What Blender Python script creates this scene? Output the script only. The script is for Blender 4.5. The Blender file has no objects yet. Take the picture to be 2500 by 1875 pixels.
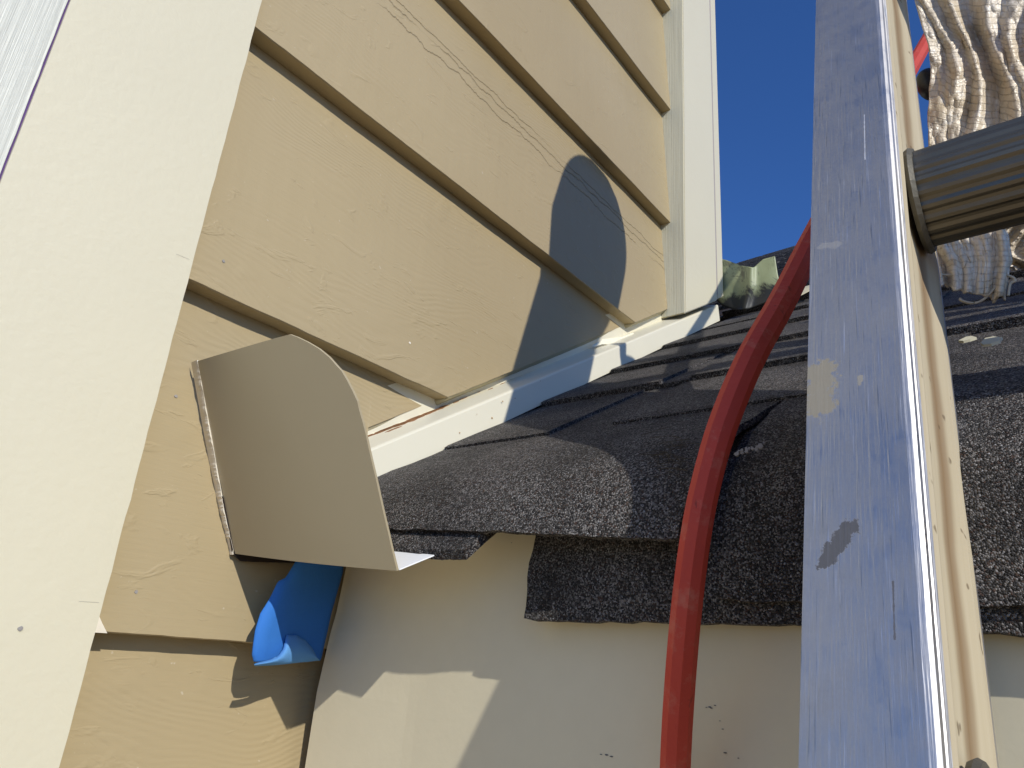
import bpy, bmesh, math, random
import numpy as np
from mathutils import Vector, Matrix, noise as mnoise

# ------------------------------------------------------------------ set-up
U = 0.38                      # metres per layout unit (one unit = distance camera to siding)
H0 = 2.6                      # camera height above the ground
sc = bpy.context.scene
COL = sc.collection
F = 1782.68
RM = np.array([[0.61420484, 0.3222555, 0.72034978],
               [-0.78543545, 0.16121347, 0.59757959],
               [0.07644322, -0.93282453, 0.35212899]])   # rows: world axes seen in (right, down, forward)

cam = bpy.data.cameras.new('camera'); co = bpy.data.objects.new('camera', cam); COL.objects.link(co)
cam.sensor_width = 36; cam.lens = F / 2500 * 36; cam.clip_start = 0.01; cam.clip_end = 2000
M = Matrix(((RM[0][0], -RM[0][1], -RM[0][2]), (RM[1][0], -RM[1][1], -RM[1][2]), (RM[2][0], -RM[2][1], -RM[2][2])))
co.matrix_world = Matrix.Translation((0, 0, H0)) @ M.to_4x4()
sc.camera = co

SUN = np.array([0.38, 1.0, -0.65]); SUNN = SUN / np.linalg.norm(SUN)     # travel direction of the light
w = bpy.data.worlds.new('World'); sc.world = w; w.use_nodes = True
nt = w.node_tree; bg = nt.nodes['Background']
sky = nt.nodes.new('ShaderNodeTexSky'); sky.sky_type = 'NISHITA'; sky.sun_disc = False
sky.sun_elevation = math.asin(-SUNN[2]); sky.sun_rotation = math.atan2(-SUNN[0], -SUNN[1])
sky.air_density = 1.0; sky.dust_density = 1.5; sky.ozone_density = 3.0; sky.altitude = 1500
tint = nt.nodes.new('ShaderNodeMix'); tint.data_type = 'RGBA'; tint.blend_type = 'MULTIPLY'; tint.inputs[0].default_value = 1.0
tint.inputs[7].default_value = (.49, .87, 1.42, 1)       # deep clear blue of a dry afternoon sky
nt.links.new(sky.outputs[0], tint.inputs[6]); nt.links.new(tint.outputs[2], bg.inputs[0]); bg.inputs[1].default_value = 0.108
sl = bpy.data.lights.new('sun', 'SUN'); sl.energy = 3.8; sl.angle = math.radians(0.5); sl.color = (1.0, 0.955, 0.87)
so = bpy.data.objects.new('sun', sl); COL.objects.link(so)
so.rotation_euler = Vector(SUNN).to_track_quat('-Z', 'Y').to_euler()
so.location = (-3, -6, 8)
sc.view_settings.view_transform = 'Standard'; sc.view_settings.look = 'None'
sc.view_settings.exposure = 0.0; sc.view_settings.gamma = 1.0; sc.view_settings.use_curve_mapping = False
sc.render.engine = 'CYCLES'

rnd = random.Random(7)

# ------------------------------------------------------------------ helpers
def ray(u, v):
    return RM @ np.array([u - 1250.0, v - 937.5, F])
def on(u, v, n, d):           # where the sight line through a photo point meets a real plane n.p = d
    r = ray(u, v); return r * (d / (np.array(n, float) @ r))
def onx(u, v, x): return on(u, v, (1, 0, 0), x)
def ony(u, v, y): return on(u, v, (0, 1, 0), y)
K = 2500 / 2212.0
def kk(L): return [(a * K, b * K) for a, b in L]
def W(p): return (p[0] * U, p[1] * U, p[2] * U + H0)
def nz(x, y, z, s=1.0): return mnoise.noise(Vector((x * s, y * s, z * s)))

def tag(o, label=None, cat=None, group=None, kind=None):
    if label: o['label'] = label
    if cat: o['category'] = cat
    if group: o['group'] = group
    if kind: o['kind'] = kind
    return o
def empty(name, p, label, cat, group=None, rot=None):
    o = bpy.data.objects.new(name, None); COL.objects.link(o); o.empty_display_size = 0.05
    o.matrix_world = Matrix.Translation(W(p)) @ (rot.to_4x4() if rot else Matrix())
    return tag(o, label, cat, group)
def link(name, me, parent=None):
    o = bpy.data.objects.new(name, me); COL.objects.link(o)
    if parent: o.parent = parent
    return o
def mesh(name, verts, faces, mat, parent=None, smooth=False, base=None, local=False, bevel=0):
    """verts in layout units (world frame unless local); origin at the parent's origin or at base"""
    if local: vs = [Vector((a * U, b * U, c * U)) for a, b, c in verts]
    else:
        vs = [Vector(W(p)) for p in verts]
        if parent:
            inv = parent.matrix_world.inverted(); vs = [inv @ v for v in vs]
        elif base is not None:
            b = Vector(W(base)); vs = [v - b for v in vs]
    me = bpy.data.meshes.new(name); me.from_pydata(vs, [], faces); me.validate()
    bm = bmesh.new(); bm.from_mesh(me)
    bmesh.ops.recalc_face_normals(bm, faces=bm.faces)
    if bevel:
        bmesh.ops.bevel(bm, geom=[e for e in bm.edges if len(e.link_faces) == 2 and e.calc_face_angle() > 0.6],
                        offset=bevel * U, segments=2, affect='EDGES')
    bm.to_mesh(me); bm.free()
    me.materials.append(mat)
    if smooth: me.polygons.foreach_set('use_smooth', [True] * len(me.polygons))
    o = link(name, me, parent)
    if not parent and base is not None: o.location = W(base)
    return o
def box(x0, x1, y0, y1, z0, z1):
    v = [(x, y, z) for x in (x0, x1) for y in (y0, y1) for z in (z0, z1)]
    f = [(0, 1, 3, 2), (4, 6, 7, 5), (0, 4, 5, 1), (2, 3, 7, 6), (0, 2, 6, 4), (1, 5, 7, 3)]
    return v, f
def extr(prof, a, b):
    """closed profile (list of 3D points) swept from offset a to offset b"""
    n = len(prof); v = [tuple(np.add(p, a)) for p in prof] + [tuple(np.add(p, b)) for p in prof]
    f = [(i, (i + 1) % n, n + (i + 1) % n, n + i) for i in range(n)] + [tuple(range(n))[::-1], tuple(range(n, 2 * n))]
    return v, f
def slab(top, nvec, t):
    """polygon with thickness t along -nvec"""
    n = len(top); nv = np.array(nvec, float); nv /= np.linalg.norm(nv)
    v = [tuple(p) for p in top] + [tuple(np.array(p) - nv * t) for p in top]
    f = [tuple(range(n)), tuple(range(n, 2 * n))[::-1]] + [(i, n + i, n + (i + 1) % n, (i + 1) % n) for i in range(n)]
    return v, f
def grid(fn, nu, nv, thick=None):
    """fn(i/nu, j/nv)->point ; optional thickness vector function"""
    v = [tuple(fn(i / nu, j / nv)) for i in range(nu + 1) for j in range(nv + 1)]
    w1 = nv + 1
    f = [(i * w1 + j, (i + 1) * w1 + j, (i + 1) * w1 + j + 1, i * w1 + j + 1) for i in range(nu) for j in range(nv)]
    if thick:
        N = len(v)
        v += [tuple(np.add(v[i * w1 + j], thick(i / nu, j / nv))) for i in range(nu + 1) for j in range(nv + 1)]
        f += [tuple(N + q for q in q4[::-1]) for q4 in f]
        b = [i * w1 for i in range(nu + 1)] + [nu * w1 + j for j in range(1, nv + 1)] + \
            [i * w1 + nv for i in range(nu - 1, -1, -1)] + [j for j in range(nv - 1, 0, -1)]
        f += [(b[k], b[(k + 1) % len(b)], N + b[(k + 1) % len(b)], N + b[k]) for k in range(len(b))]
    return v, f
def tube(pts, r, sides=8, twist=0.0, caps=True):
    pts = [np.array(p, float) for p in pts]; v = []; f = []
    up = np.array([0.0, 1.0, 0.15]); n = len(pts)
    for i, p in enumerate(pts):
        t = pts[min(i + 1, n - 1)] - pts[max(i - 1, 0)]; t /= np.linalg.norm(t)
        a = up - t * (up @ t); a /= np.linalg.norm(a); b = np.cross(t, a)
        rr = r[i] if hasattr(r, '__len__') else r
        for k in range(sides):
            an = 2 * math.pi * k / sides + twist * i
            v.append(tuple(p + rr * (math.cos(an) * a + math.sin(an) * b)))
    for i in range(n - 1):
        for k in range(sides):
            f.append((i * sides + k, i * sides + (k + 1) % sides, (i + 1) * sides + (k + 1) % sides, (i + 1) * sides + k))
    if caps: f += [tuple(range(sides))[::-1], tuple((n - 1) * sides + k for k in range(sides))]
    return v, f
def smoothpath(pts, per=8):
    P = [np.array(p, float) for p in pts]; out = []
    for i in range(len(P) - 1):
        p0 = P[max(i - 1, 0)]; p1 = P[i]; p2 = P[i + 1]; p3 = P[min(i + 2, len(P) - 1)]
        for s in range(per):
            t = s / per
            out.append(0.5 * ((2 * p1) + (-p0 + p2) * t + (2 * p0 - 5 * p1 + 4 * p2 - p3) * t * t + (-p0 + 3 * p1 - 3 * p2 + p3) * t ** 3))
    out.append(P[-1]); return out

# ------------------------------------------------------------------ materials
class MT:
    def __init__(s, name, col=(.5, .5, .5), rough=.5, metal=0.0, spec=.5):
        s.m = bpy.data.materials.new(name); s.m.use_nodes = True; s.t = s.m.node_tree
        s.b = s.t.nodes['Principled BSDF']; s.b.inputs['Roughness'].default_value = rough
        s.b.inputs['Metallic'].default_value = metal; s.b.inputs['Specular IOR Level'].default_value = spec
        s.b.inputs['Base Color'].default_value = (*col, 1)
        tc = s.t.nodes.new('ShaderNodeTexCoord'); mp = s.t.nodes.new('ShaderNodeMapping')
        mp.inputs['Scale'].default_value = (1 / U, 1 / U, 1 / U)
        s.t.links.new(tc.outputs['Object'], mp.inputs['Vector']); s.co = mp.outputs[0]     # layout units
    def set(s, inp, val):
        if isinstance(val, (int, float)): inp.default_value = val
        elif isinstance(val, tuple): inp.default_value = (*val, 1) if len(inp.default_value) == 4 and len(val) == 3 else val
        else: s.t.links.new(val, inp)
    def sc(s, v=(1, 1, 1), loc=(0, 0, 0), rot=(0, 0, 0), src=None):
        n = s.t.nodes.new('ShaderNodeMapping'); n.inputs['Scale'].default_value = v; n.inputs['Location'].default_value = loc
        n.inputs['Rotation'].default_value = rot
        s.t.links.new(src or s.co, n.inputs[0]); return n.outputs[0]
    def noise(s, scale=5, detail=3, rough=.5, src=None, dist=0.0, col=False):
        n = s.t.nodes.new('ShaderNodeTexNoise'); n.inputs['Scale'].default_value = scale; n.inputs['Detail'].default_value = detail
        n.inputs['Roughness'].default_value = rough; n.inputs['Distortion'].default_value = dist
        s.t.links.new(src or s.co, n.inputs['Vector']); return n.outputs['Color' if col else 'Fac']
    def voro(s, scale, src=None, feat='F1', out='Distance', rand=1.0):
        n = s.t.nodes.new('ShaderNodeTexVoronoi'); n.feature = feat; n.inputs['Scale'].default_value = scale
        n.inputs['Randomness'].default_value = rand
        s.t.links.new(src or s.co, n.inputs['Vector']); return n.outputs[out]
    def math(s, op, a, b=0.0, c=None):
        n = s.t.nodes.new('ShaderNodeMath'); n.operation = op; s.set(n.inputs[0], a); s.set(n.inputs[1], b)
        if c is not None: s.set(n.inputs[2], c)
        return n.outputs[0]
    def sep(s, src=None):
        n = s.t.nodes.new('ShaderNodeSeparateXYZ'); s.t.links.new(src or s.co, n.inputs[0]); return n.outputs
    def ramp(s, fac, *stops):
        n = s.t.nodes.new('ShaderNodeValToRGB'); e = n.color_ramp.elements
        while len(e) < len(stops): e.new(.5)
        for k, (p, c) in enumerate(stops):
            e[k].position = p; e[k].color = (c, c, c, 1) if isinstance(c, (int, float)) else (*c, 1)
        s.t.links.new(fac, n.inputs[0]); return n.outputs[0]
    def mix(s, fac, a, b):
        n = s.t.nodes.new('ShaderNodeMix'); n.data_type = 'RGBA'
        s.set(n.inputs[0], fac); s.set(n.inputs[6], a); s.set(n.inputs[7], b); return n.outputs[2]
    def bump(s, h, dist=.001, strength=1.0, normal=None):
        n = s.t.nodes.new('ShaderNodeBump'); n.inputs['Distance'].default_value = dist; n.inputs['Strength'].default_value = strength
        s.t.links.new(h, n.inputs['Height'])
        if normal: s.t.links.new(normal, n.inputs['Normal'])
        return n.outputs[0]
    def color(s, v): s.set(s.b.inputs['Base Color'], v)
    def normal(s, v): s.t.links.new(v, s.b.inputs['Normal'])

def mat_siding():
    m = MT('tan_painted_fibre_cement', rough=.36, spec=.25)
    big = m.noise(1.3, 2); w1 = m.noise(2.2, 2, src=m.sc((1, 1, 2.0), (3, 0, 1)))
    x, y, z = m.sep()
    # cathedral wood-grain ripples
    ph = m.math('ADD', m.math('MULTIPLY', z, 430.0), m.math('MULTIPLY', w1, 150.0))
    rip = m.math('SINE', m.math('ADD', ph, m.math('MULTIPLY', m.noise(16, 2), 4.0)))
    mask = m.ramp(m.noise(2.0, 2, src=m.sc((1.0, 1, 1.6), (7, 2, 5))), (.42, 0.0), (.58, 1.0))
    ripm = m.math('MULTIPLY', rip, mask)
    fine = m.noise(1, 4, .6, src=m.sc((10, 10, 150)))
    vert = m.noise(1, 2, .5, src=m.sc((26, 10, 2.2)))
    ridge = m.ramp(m.noise(1, 3, .6, src=m.sc((9, 9, 20), (5, 0, 2)), dist=1.5), (.60, 0.0), (.68, 1.0), (.76, 0.2))
    dents = m.ramp(m.noise(14, 1), (.70, 0.0), (.80, 1.0))
    # long wandering grain cracks
    def crack(z0, amp, seed, wid):
        wob = m.math('MULTIPLY', m.math('SUBTRACT', m.noise(7, 7, .66, src=m.sc((1, 0, 0), (seed, 0, 0))), .5), amp)
        dz = m.math('ABSOLUTE', m.math('SUBTRACT', m.math('SUBTRACT', z, z0), wob))
        return m.math('MULTIPLY', m.math('SUBTRACT', 1.0, m.math('MINIMUM', m.math('DIVIDE', dz, wid), 1.0)),
                      m.ramp(m.noise(4, 1, src=m.sc((1, 0, 0), (seed * 2, 3, 0))), (.34, .1), (.46, 1.0)))
    cr = m.math('MAXIMUM', m.math('MAXIMUM', crack(1.318, .075, 1.0, .0034), crack(1.338, .06, 1.4, .0026)),
                m.math('MAXIMUM', crack(1.285, .10, 9.0, .003), crack(-.235, .07, 5.0, .003)))
    h = m.math('ADD', m.math('MULTIPLY', ripm, .065), m.math('MULTIPLY', fine, .22))
    h = m.math('ADD', h, m.math('MULTIPLY', vert, .55)); h = m.math('ADD', h, m.math('MULTIPLY', ridge, .32))
    h = m.math('ADD', h, m.math('MULTIPLY', dents, .35))
    h = m.math('SUBTRACT', h, m.math('MULTIPLY', cr, .9))
    low = m.ramp(z, (.0, 1.0), (.35, .15))
    hr = m.math('ADD', m.math('MULTIPLY', z, 16.0), m.math('MULTIPLY', m.noise(3.2, 3, .55), 5.5))
    sheen = m.math('MULTIPLY', m.math('POWER', m.math('ABSOLUTE', m.math('SINE', hr)), 9.0), m.math('MULTIPLY', low, m.ramp(m.noise(5, 2, src=m.sc((1.6, 1, 1), (4, 4, 4))), (.45, 0.0), (.6, 1.0))))
    h = m.math('ADD', h, m.math('MULTIPLY', sheen, 2.0))
    h = m.math('ADD', h, m.math('MULTIPLY', m.noise(2.5, 2), 2.2))
    m.normal(m.bump(h, .0010, .8))
    c = m.mix(m.ramp(big, (.35, 0.0), (.65, 1.0)), (.374, .296, .168), (.402, .323, .190))
    c = m.mix(m.math('MULTIPLY', cr, .5), c, (.15, .11, .07))
    c = m.mix(m.ramp(m.noise(110, 2), (.74, 0.0), (.78, .4)), c, (.60, .54, .44))
    m.color(c); return m.m
def mat_trim(name='cream_smooth_trim', col=(.655, .608, .45), streak=0.0, vert=True):
    m = MT(name, rough=.4, spec=.4)
    n1 = m.noise(3, 3); c = m.mix(n1, tuple(k * .975 for k in col), tuple(min(1, k * 1.02) for k in col))
    c = m.mix(m.ramp(m.noise(75, 1, src=m.sc((1, 1, 1), (2, 1, 0))), (.80, 0.0), (.84, .22)), c, tuple(k * .72 for k in col))
    h = m.math('ADD', m.noise(90, 3), m.math('MULTIPLY', m.noise(14, 4), .9))
    c = m.mix(m.ramp(m.noise(1.1, 4, .6), (.4, .0), (.7, .5)), c, tuple(k * .93 for k in col))
    if streak:
        st = m.noise(1, 4, .65, src=m.sc((240, 240, 3.0)))
        h = m.math('ADD', m.math('MULTIPLY', h, .3), m.math('MULTIPLY', st, streak * 1.3))
        c = m.mix(m.ramp(st, (.35, .5), (.6, 0.0)), c, tuple(k * .74 for k in col))
    m.normal(m.bump(h, .0004 if not streak else .0009, .5)); m.color(c); return m.m
def mat_plain(name, col, rough=.5, spec=.4, bump=.0003, nscale=60, var=.1, metal=0):
    m = MT(name, rough=rough, spec=spec, metal=metal)
    n = m.noise(nscale * .3, 4); m.color(m.mix(n, tuple(c * (1 - var) for c in col), tuple(min(1, c * (1 + var)) for c in col)))
    m.normal(m.bump(m.noise(nscale, 4), bump, .6)); return m.m
def mat_shingle():
    m = MT('granulated_asphalt_shingle', rough=.62, spec=.25)
    v = m.voro(560, out='Color'); d = m.voro(560); s = m.sep(v)
    rr = m.math('POWER', s[0], 2.6)
    g = m.mix(rr, (.016, .015, .015), (.37, .345, .32))
    g = m.mix(m.ramp(s[1], (.90, 0.0), (.93, 1.0)), g, (.09, .055, .04))
    patch = m.noise(7, 4, .6)
    g = m.mix(m.ramp(patch, (.30, .62), (.62, 0.0)), g, (.012, .012, .013))
    g = m.mix(m.ramp(s[2], (.985, 0.0), (.99, .9)), g, (.40, .39, .38))
    m.color(g)
    h = m.math('ADD', m.math('MULTIPLY', m.math('SUBTRACT', 1.0, m.math('MULTIPLY', d, 1.2)), 1.0), m.math('MULTIPLY', m.noise(90, 3), 1.2))
    m.normal(m.bump(h, .0011, 1.0)); m.set(m.b.inputs['Roughness'], m.ramp(s[1], (0.0, .5), (1.0, .85))); return m.m
def mat_alu():
    m = MT('weathered_aluminium', rough=.4, metal=1.0)
    cl = m.noise(7, 5, .62); mot = m.noise(30, 4, .65)
    sa = m.noise(1, 3, .6, src=m.sc((160, 160, 5), rot=(0, 0, 0)))
    sb = m.noise(1, 3, .5, src=m.sc((12, 560, 16), rot=(1.15, 0, 0)))
    sd = m.noise(1, 3, .5, src=m.sc((12, 640, 14), (3, 1, 1), rot=(-0.75, 0, 0)))
    c = m.mix(cl, (.50, .475, .45), (.66, .63, .59))
    c = m.mix(m.ramp(mot, (.34, .5), (.60, 0.0)), c, (.30, .315, .35))
    c = m.mix(m.ramp(sb, (.62, 0.0), (.72, .75)), c, (.20, .23, .27))
    c = m.mix(m.ramp(sd, (.63, 0.0), (.74, .7)), c, (.82, .82, .85))
    c = m.mix(m.ramp(sa, (.68, 0.0), (.74, .5)), c, (.70, .73, .78))
    X_, Y_, Z_ = m.sep(); nn = m.math('MULTIPLY', m.math('SUBTRACT', m.noise(120, 5, .7), .5), 3.4)
    met = 1.0
    for (pa, pb, wid, colr, st) in (((2004, 905), (2000, 990), .0125, (.34, .29, .19), .8), ((2101, 920), (2098, 938), .0022, (.40, .34, .22), .6), ((2010, 600), (2040, 598), .005, (.46, .43, .36), .3),
                                    ((2076, 1285), (2016, 1368), .0068, (.06, .06, .065), .85), ((2180, 1420), (2184, 1560), .0006, (.06, .06, .07), .8),
                                    ((2110, 280), (2112, 390), .0005, (.85, .85, .87), .6)):
        (ya_, za_), (yb_, zb__) = lloc(*pa), lloc(*pb); dy_, dz_ = yb_ - ya_, zb__ - za_; L2 = dy_ * dy_ + dz_ * dz_
        py, pz = m.math('SUBTRACT', Y_, ya_), m.math('SUBTRACT', Z_, za_)
        t_ = m.math('MINIMUM', m.math('MAXIMUM', m.math('DIVIDE', m.math('ADD', m.math('MULTIPLY', py, dy_), m.math('MULTIPLY', pz, dz_)), L2), 0.0), 1.0)
        ey, ez = m.math('SUBTRACT', py, m.math('MULTIPLY', t_, dy_)), m.math('SUBTRACT', pz, m.math('MULTIPLY', t_, dz_))
        dd = m.math('DIVIDE', m.math('SQRT', m.math('ADD', m.math('MULTIPLY', ey, ey), m.math('MULTIPLY', ez, ez))), wid)
        mk = m.math('MULTIPLY', m.ramp(m.math('MULTIPLY', m.math('ADD', dd, nn), .5), (.42, 1.0), (.52, 0.0)), st)
        c = m.mix(mk, c, colr); met = m.math('SUBTRACT', met, m.math('MULTIPLY', mk, .8))
    m.set(m.b.inputs['Metallic'], met)
    m.color(c); m.set(m.b.inputs['Roughness'], m.ramp(m.math('ADD', m.math('MULTIPLY', mot, .6), m.math('MULTIPLY', cl, .4)), (.3, .62), (.7, .34)))
    h = m.math('ADD', m.math('MULTIPLY', mot, .5), m.math('ADD', m.math('MULTIPLY', sa, .8), m.math('MULTIPLY', sb, .5)))
    m.normal(m.bump(h, .0003, .7)); return m.m
def mat_web():
    m = MT('oxidised_aluminium_web', rough=.7, metal=0.0, spec=.15)
    x, y, z = m.sep()
    st = m.noise(1, 3, .6, src=m.sc((70, 70, 2)))
    c = m.mix(st, (.42, .345, .215), (.55, .48, .345))
    wob = m.math('MULTIPLY', m.math('SUBTRACT', m.noise(5, 3, src=m.sc((0, 0, 1))), .5), .03)
    dx = m.math('ABSOLUTE', m.math('SUBTRACT', m.math('SUBTRACT', x, .128), wob))
    c = m.mix(m.ramp(dx, (0.0, .85), (.012, .6), (.022, 0.0)), c, (.20, .12, .055))
    c = m.mix(m.ramp(m.noise(40, 2), (.69, 0.0), (.72, .7)), c, (.13, .09, .05))
    m.color(c); m.normal(m.bump(st, .0003, .5)); return m.m
def mat_cloth():
    m = MT('woven_plastic_sack_cloth', rough=.34, spec=.5)
    x, y, z = m.sep()
    uv = m.t.nodes.new('ShaderNodeTexCoord').outputs['UV']
    b = m.t.nodes.new('ShaderNodeTexBrick'); m.t.links.new(m.sc((1, 1, 1), src=uv), b.inputs['Vector'])
    b.inputs['Scale'].default_value = 1.0; b.inputs['Brick Width'].default_value = .045; b.inputs['Row Height'].default_value = .0135
    b.inputs['Mortar Size'].default_value = .0011; b.inputs['Mortar Smooth'].default_value = .6
    fac = b.outputs['Fac']
    n1 = m.noise(9, 4, .6); n2 = m.noise(45, 3)
    c = m.mix(m.ramp(n1, (.35, 0.0), (.68, 1.0)), (.78, .69, .56), (.62, .50, .33))
    c = m.mix(m.ramp(n2, (.55, 0.0), (.70, .6)), c, (.84, .80, .72))
    c = m.mix(m.math('MULTIPLY', m.math('MULTIPLY', fac, .5), m.ramp(m.noise(16, 3), (.38, .05), (.62, 1.0))), c, (.24, .19, .13))
    m.color(c); h = m.math('ADD', m.math('MULTIPLY', m.math('SUBTRACT', 1.0, fac), .35), m.math('MULTIPLY', m.noise(20, 5, .7), 2.6))
    m.normal(m.bump(h, .0014, .9))
    m.b.inputs['Transmission Weight'].default_value = 0.0
    m.b.inputs['Subsurface Weight'].default_value = 0.0
    return m.m
def mat_membrane():
    m = MT('green_release_membrane', rough=.5, spec=.5)
    x, y, z = m.sep()
    n1 = m.noise(6, 5, .7, dist=1.2); n2 = m.noise(22, 3, .6)
    c = m.mix(n2, (.24, .27, .14), (.34, .38, .22))
    c = m.mix(m.ramp(n1, (.50, 0.0), (.56, .8)), c, (.09, .09, .055))
    low = m.ramp(m.math('ADD', z, m.math('MULTIPLY', m.math('SUBTRACT', n1, .5), .28)), (.055, 1.0), (.085, 0.0))
    c = m.mix(low, c, (.022, .022, .018))
    m.color(c); m.normal(m.bump(n1, .0015, .4)); return m.m

M_SID = mat_siding(); M_TRIM = mat_trim(); M_EDGE = mat_trim('streaked_cream_board_edge', (.64, .63, .50), streak=1.0)
M_WHITE = mat_trim('rough_white_board', (.60, .605, .53), streak=.7)
M_FASC = mat_plain('cream_painted_fascia', (.68, .615, .44), .5, .3, .00012, 110, .035)
M_FLASH = mat_plain('cream_coated_metal', (.72, .68, .53), .32, .5, .0001, 30, .03)
M_PLATE = mat_plain('bent_sheet_metal_tan', (.385, .325, .21), .42, .35, .0005, 9, .05)  # even tan, darker than the tray
M_SHG = mat_shingle(); M_WEB = mat_web(); M_CLOTH = mat_cloth(); M_MEMB = mat_membrane()
M_DARK = mat_plain('dark_gap', (.03, .022, .018), .8, .2)
M_RUST = mat_plain('rusty_cut_edge', (.26, .13, .06), .8, .2, .0006, 90, .5)
M_RAW = mat_plain('raw_fibre_cement', (.78, .72, .60), .9, .2, .0002, 120, .2)
M_PURP = mat_plain('purple_gap_fringe', (.10, .055, .17), .8, .2, .0005, 80, .3)  # shadow line and lens fringe of the board joint, painted purple
M_TAPE = mat_plain('blue_masking_tape', (.038, .17, .52), .7, .1, .0003, 140, .07)
M_TAPEB = mat_plain('tape_back_side', (.11, .29, .60), .7, .1, .0003, 140, .07)
mh = MT('red_rubber_hose', rough=.62, spec=.25)
ch_ = mh.mix(mh.noise(14, 4), (.44, .045, .03), (.54, .075, .048))
ch_ = mh.mix(mh.ramp(mh.noise(26, 6, .72), (.55, 0.0), (.70, .45)), ch_, (.52, .22, .15))
ch_ = mh.mix(mh.ramp(mh.noise(60, 4, .7, src=mh.sc((1, 1, .25))), (.66, 0.0), (.70, .6)), ch_, (.16, .03, .025))
mh.color(ch_); mh.normal(mh.bump(mh.noise(150, 4), .0004, .7)); M_HOSE = mh.m
M_BLACK = mat_plain('black_rubber', (.02, .021, .024), .45, .5, .0004, 60, .2)
M_STAIN = mat_plain('dried_tan_paint_stain', (.40, .33, .22), .6, .3, .0004, 80, .2)
M_SMEAR = mat_plain('dark_grey_smear', (.10, .10, .105), .5, .4, .0004, 90, .5)
M_NAIL = mat_plain('filled_nail_head', (.30, .28, .26), .6, .3, .0004, 90, .3)
M_PAD = mat_plain('grey_canvas_pad', (.20, .19, .17), .9, .2, .0008, 120, .2)

UH = np.array([.32, .018, 1.0]); UH /= np.linalg.norm(UH)
XH = np.array([1, 0, -.32]); XH = XH - UH * (XH @ UH); XH /= np.linalg.norm(XH); YH = np.cross(UH, XH)
org = np.array([.533, 0, 0]); LB = -8.2
def lloc(u_, v_):             # place on the rail's face in the ladder's own frame (across, along)
    p = on(u_, v_, XH, float(XH @ org)) - org; return float(p @ YH), float(p @ UH) - LB
M_ALU = mat_alu()
# ------------------------------------------------------------------ ground
def ground():
    m = MT('dry_lawn_ground', rough=.95, spec=.1)
    m.color(m.mix(m.noise(.6, 5), (.54, .37, .19), (.66, .47, .26))); m.normal(m.bump(m.noise(8, 5), .05, .6))
    S = 900
    o = mesh('ground', [(-S, -S, 0), (S, -S, 0), (S, S, 0), (-S, S, 0)], [(0, 1, 2, 3)], m.m, local=True)
    tag(o, kind='structure'); o['label'] = 'dry ground far below the ladder'
ground()

# ------------------------------------------------------------------ siding wall
LAPS = [-1.997, -1.499, -1.002, -.505, -.007, .490, .982, 1.468, 1.962, 2.458, 2.95, 3.44]
LT = .036
def cutz(x): return .371 + .648 * (x - .822)
wall = empty('siding_wall', (0.43, 1.03, -7.85), 'tan wall of overlapping wood-grain siding boards rising behind the roof edge', 'wall')
def siding(i):
    z0, z1 = LAPS[i], LAPS[i + 1]; xs = []
    xr = .835 if z1 < .2 else 2.006
    xa = .40; nx = int((xr - xa) / .012)
    xs = [xa + (xr - xa) * k / nx for k in range(nx + 1)]
    if z0 < .2 < z1: xs = sorted(set(xs + [.8342, .8352]))
    ss = [0, .004, .5, 1.0, 1.12]
    v = []; f = []; cols = []
    for x in xs:
        zl = z0 + .0012 * nz(x, z0, 0, 14) + .0007 * nz(x, z0, 3, 45)
        if x >= .835 or (x >= .8 and z0 > .2): zl = max(zl, cutz(x) + .0016 * nz(x, 1, 2, 30))
        zt = z1 + .06
        if zl > z1 - .004: break
        col = []
        for s in (0, .003, .25, .5, .75, 1.0):
            z = zl + (zt - zl) * s
            y = 1 + LT * (z - z0) / (z1 - z0) + (.0028 if s == 0 else 0) + .0012 * nz(x, z, 0, 3)
            col.append((x, y, z))
        col += [(x, col[-1][1] + LT * .9, zt), (x, 1 + LT * (1 + (zl - z0) / (z1 - z0)) - .001, zl + .0005)]
        cols.append(col)
    if len(cols) < 2: return
    n = len(cols[0])
    for c in cols: v += c
    for a in range(len(cols) - 1):
        for b in range(n): f.append((a * n + b, (a + 1) * n + b, (a + 1) * n + (b + 1) % n, a * n + (b + 1) % n))
    f += [tuple(range(n)), tuple((len(cols) - 1) * n + b for b in range(n))[::-1]]
    return v, f
# siding boards keep object coordinates with z = 0 at camera height, for the grain
wall_org = Matrix.Translation(W((0, 0, 0)))
for i in range(len(LAPS) - 1):
    r = siding(i)
    if not r: continue
    o = mesh('siding_board', r[0], r[1], M_SID, wall)
    # move mesh origin to layout origin so that grain coordinates are the wall's own
    off = Vector(W((0, 0, 0))) - Vector(wall.location); o.data.transform(Matrix.Translation(-off)); o.location = off
v, f = box(.0, 2.26, 1.058, 1.30, -7.8, 3.5); mesh('sheathing', v, f, M_DARK, wall)
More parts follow.
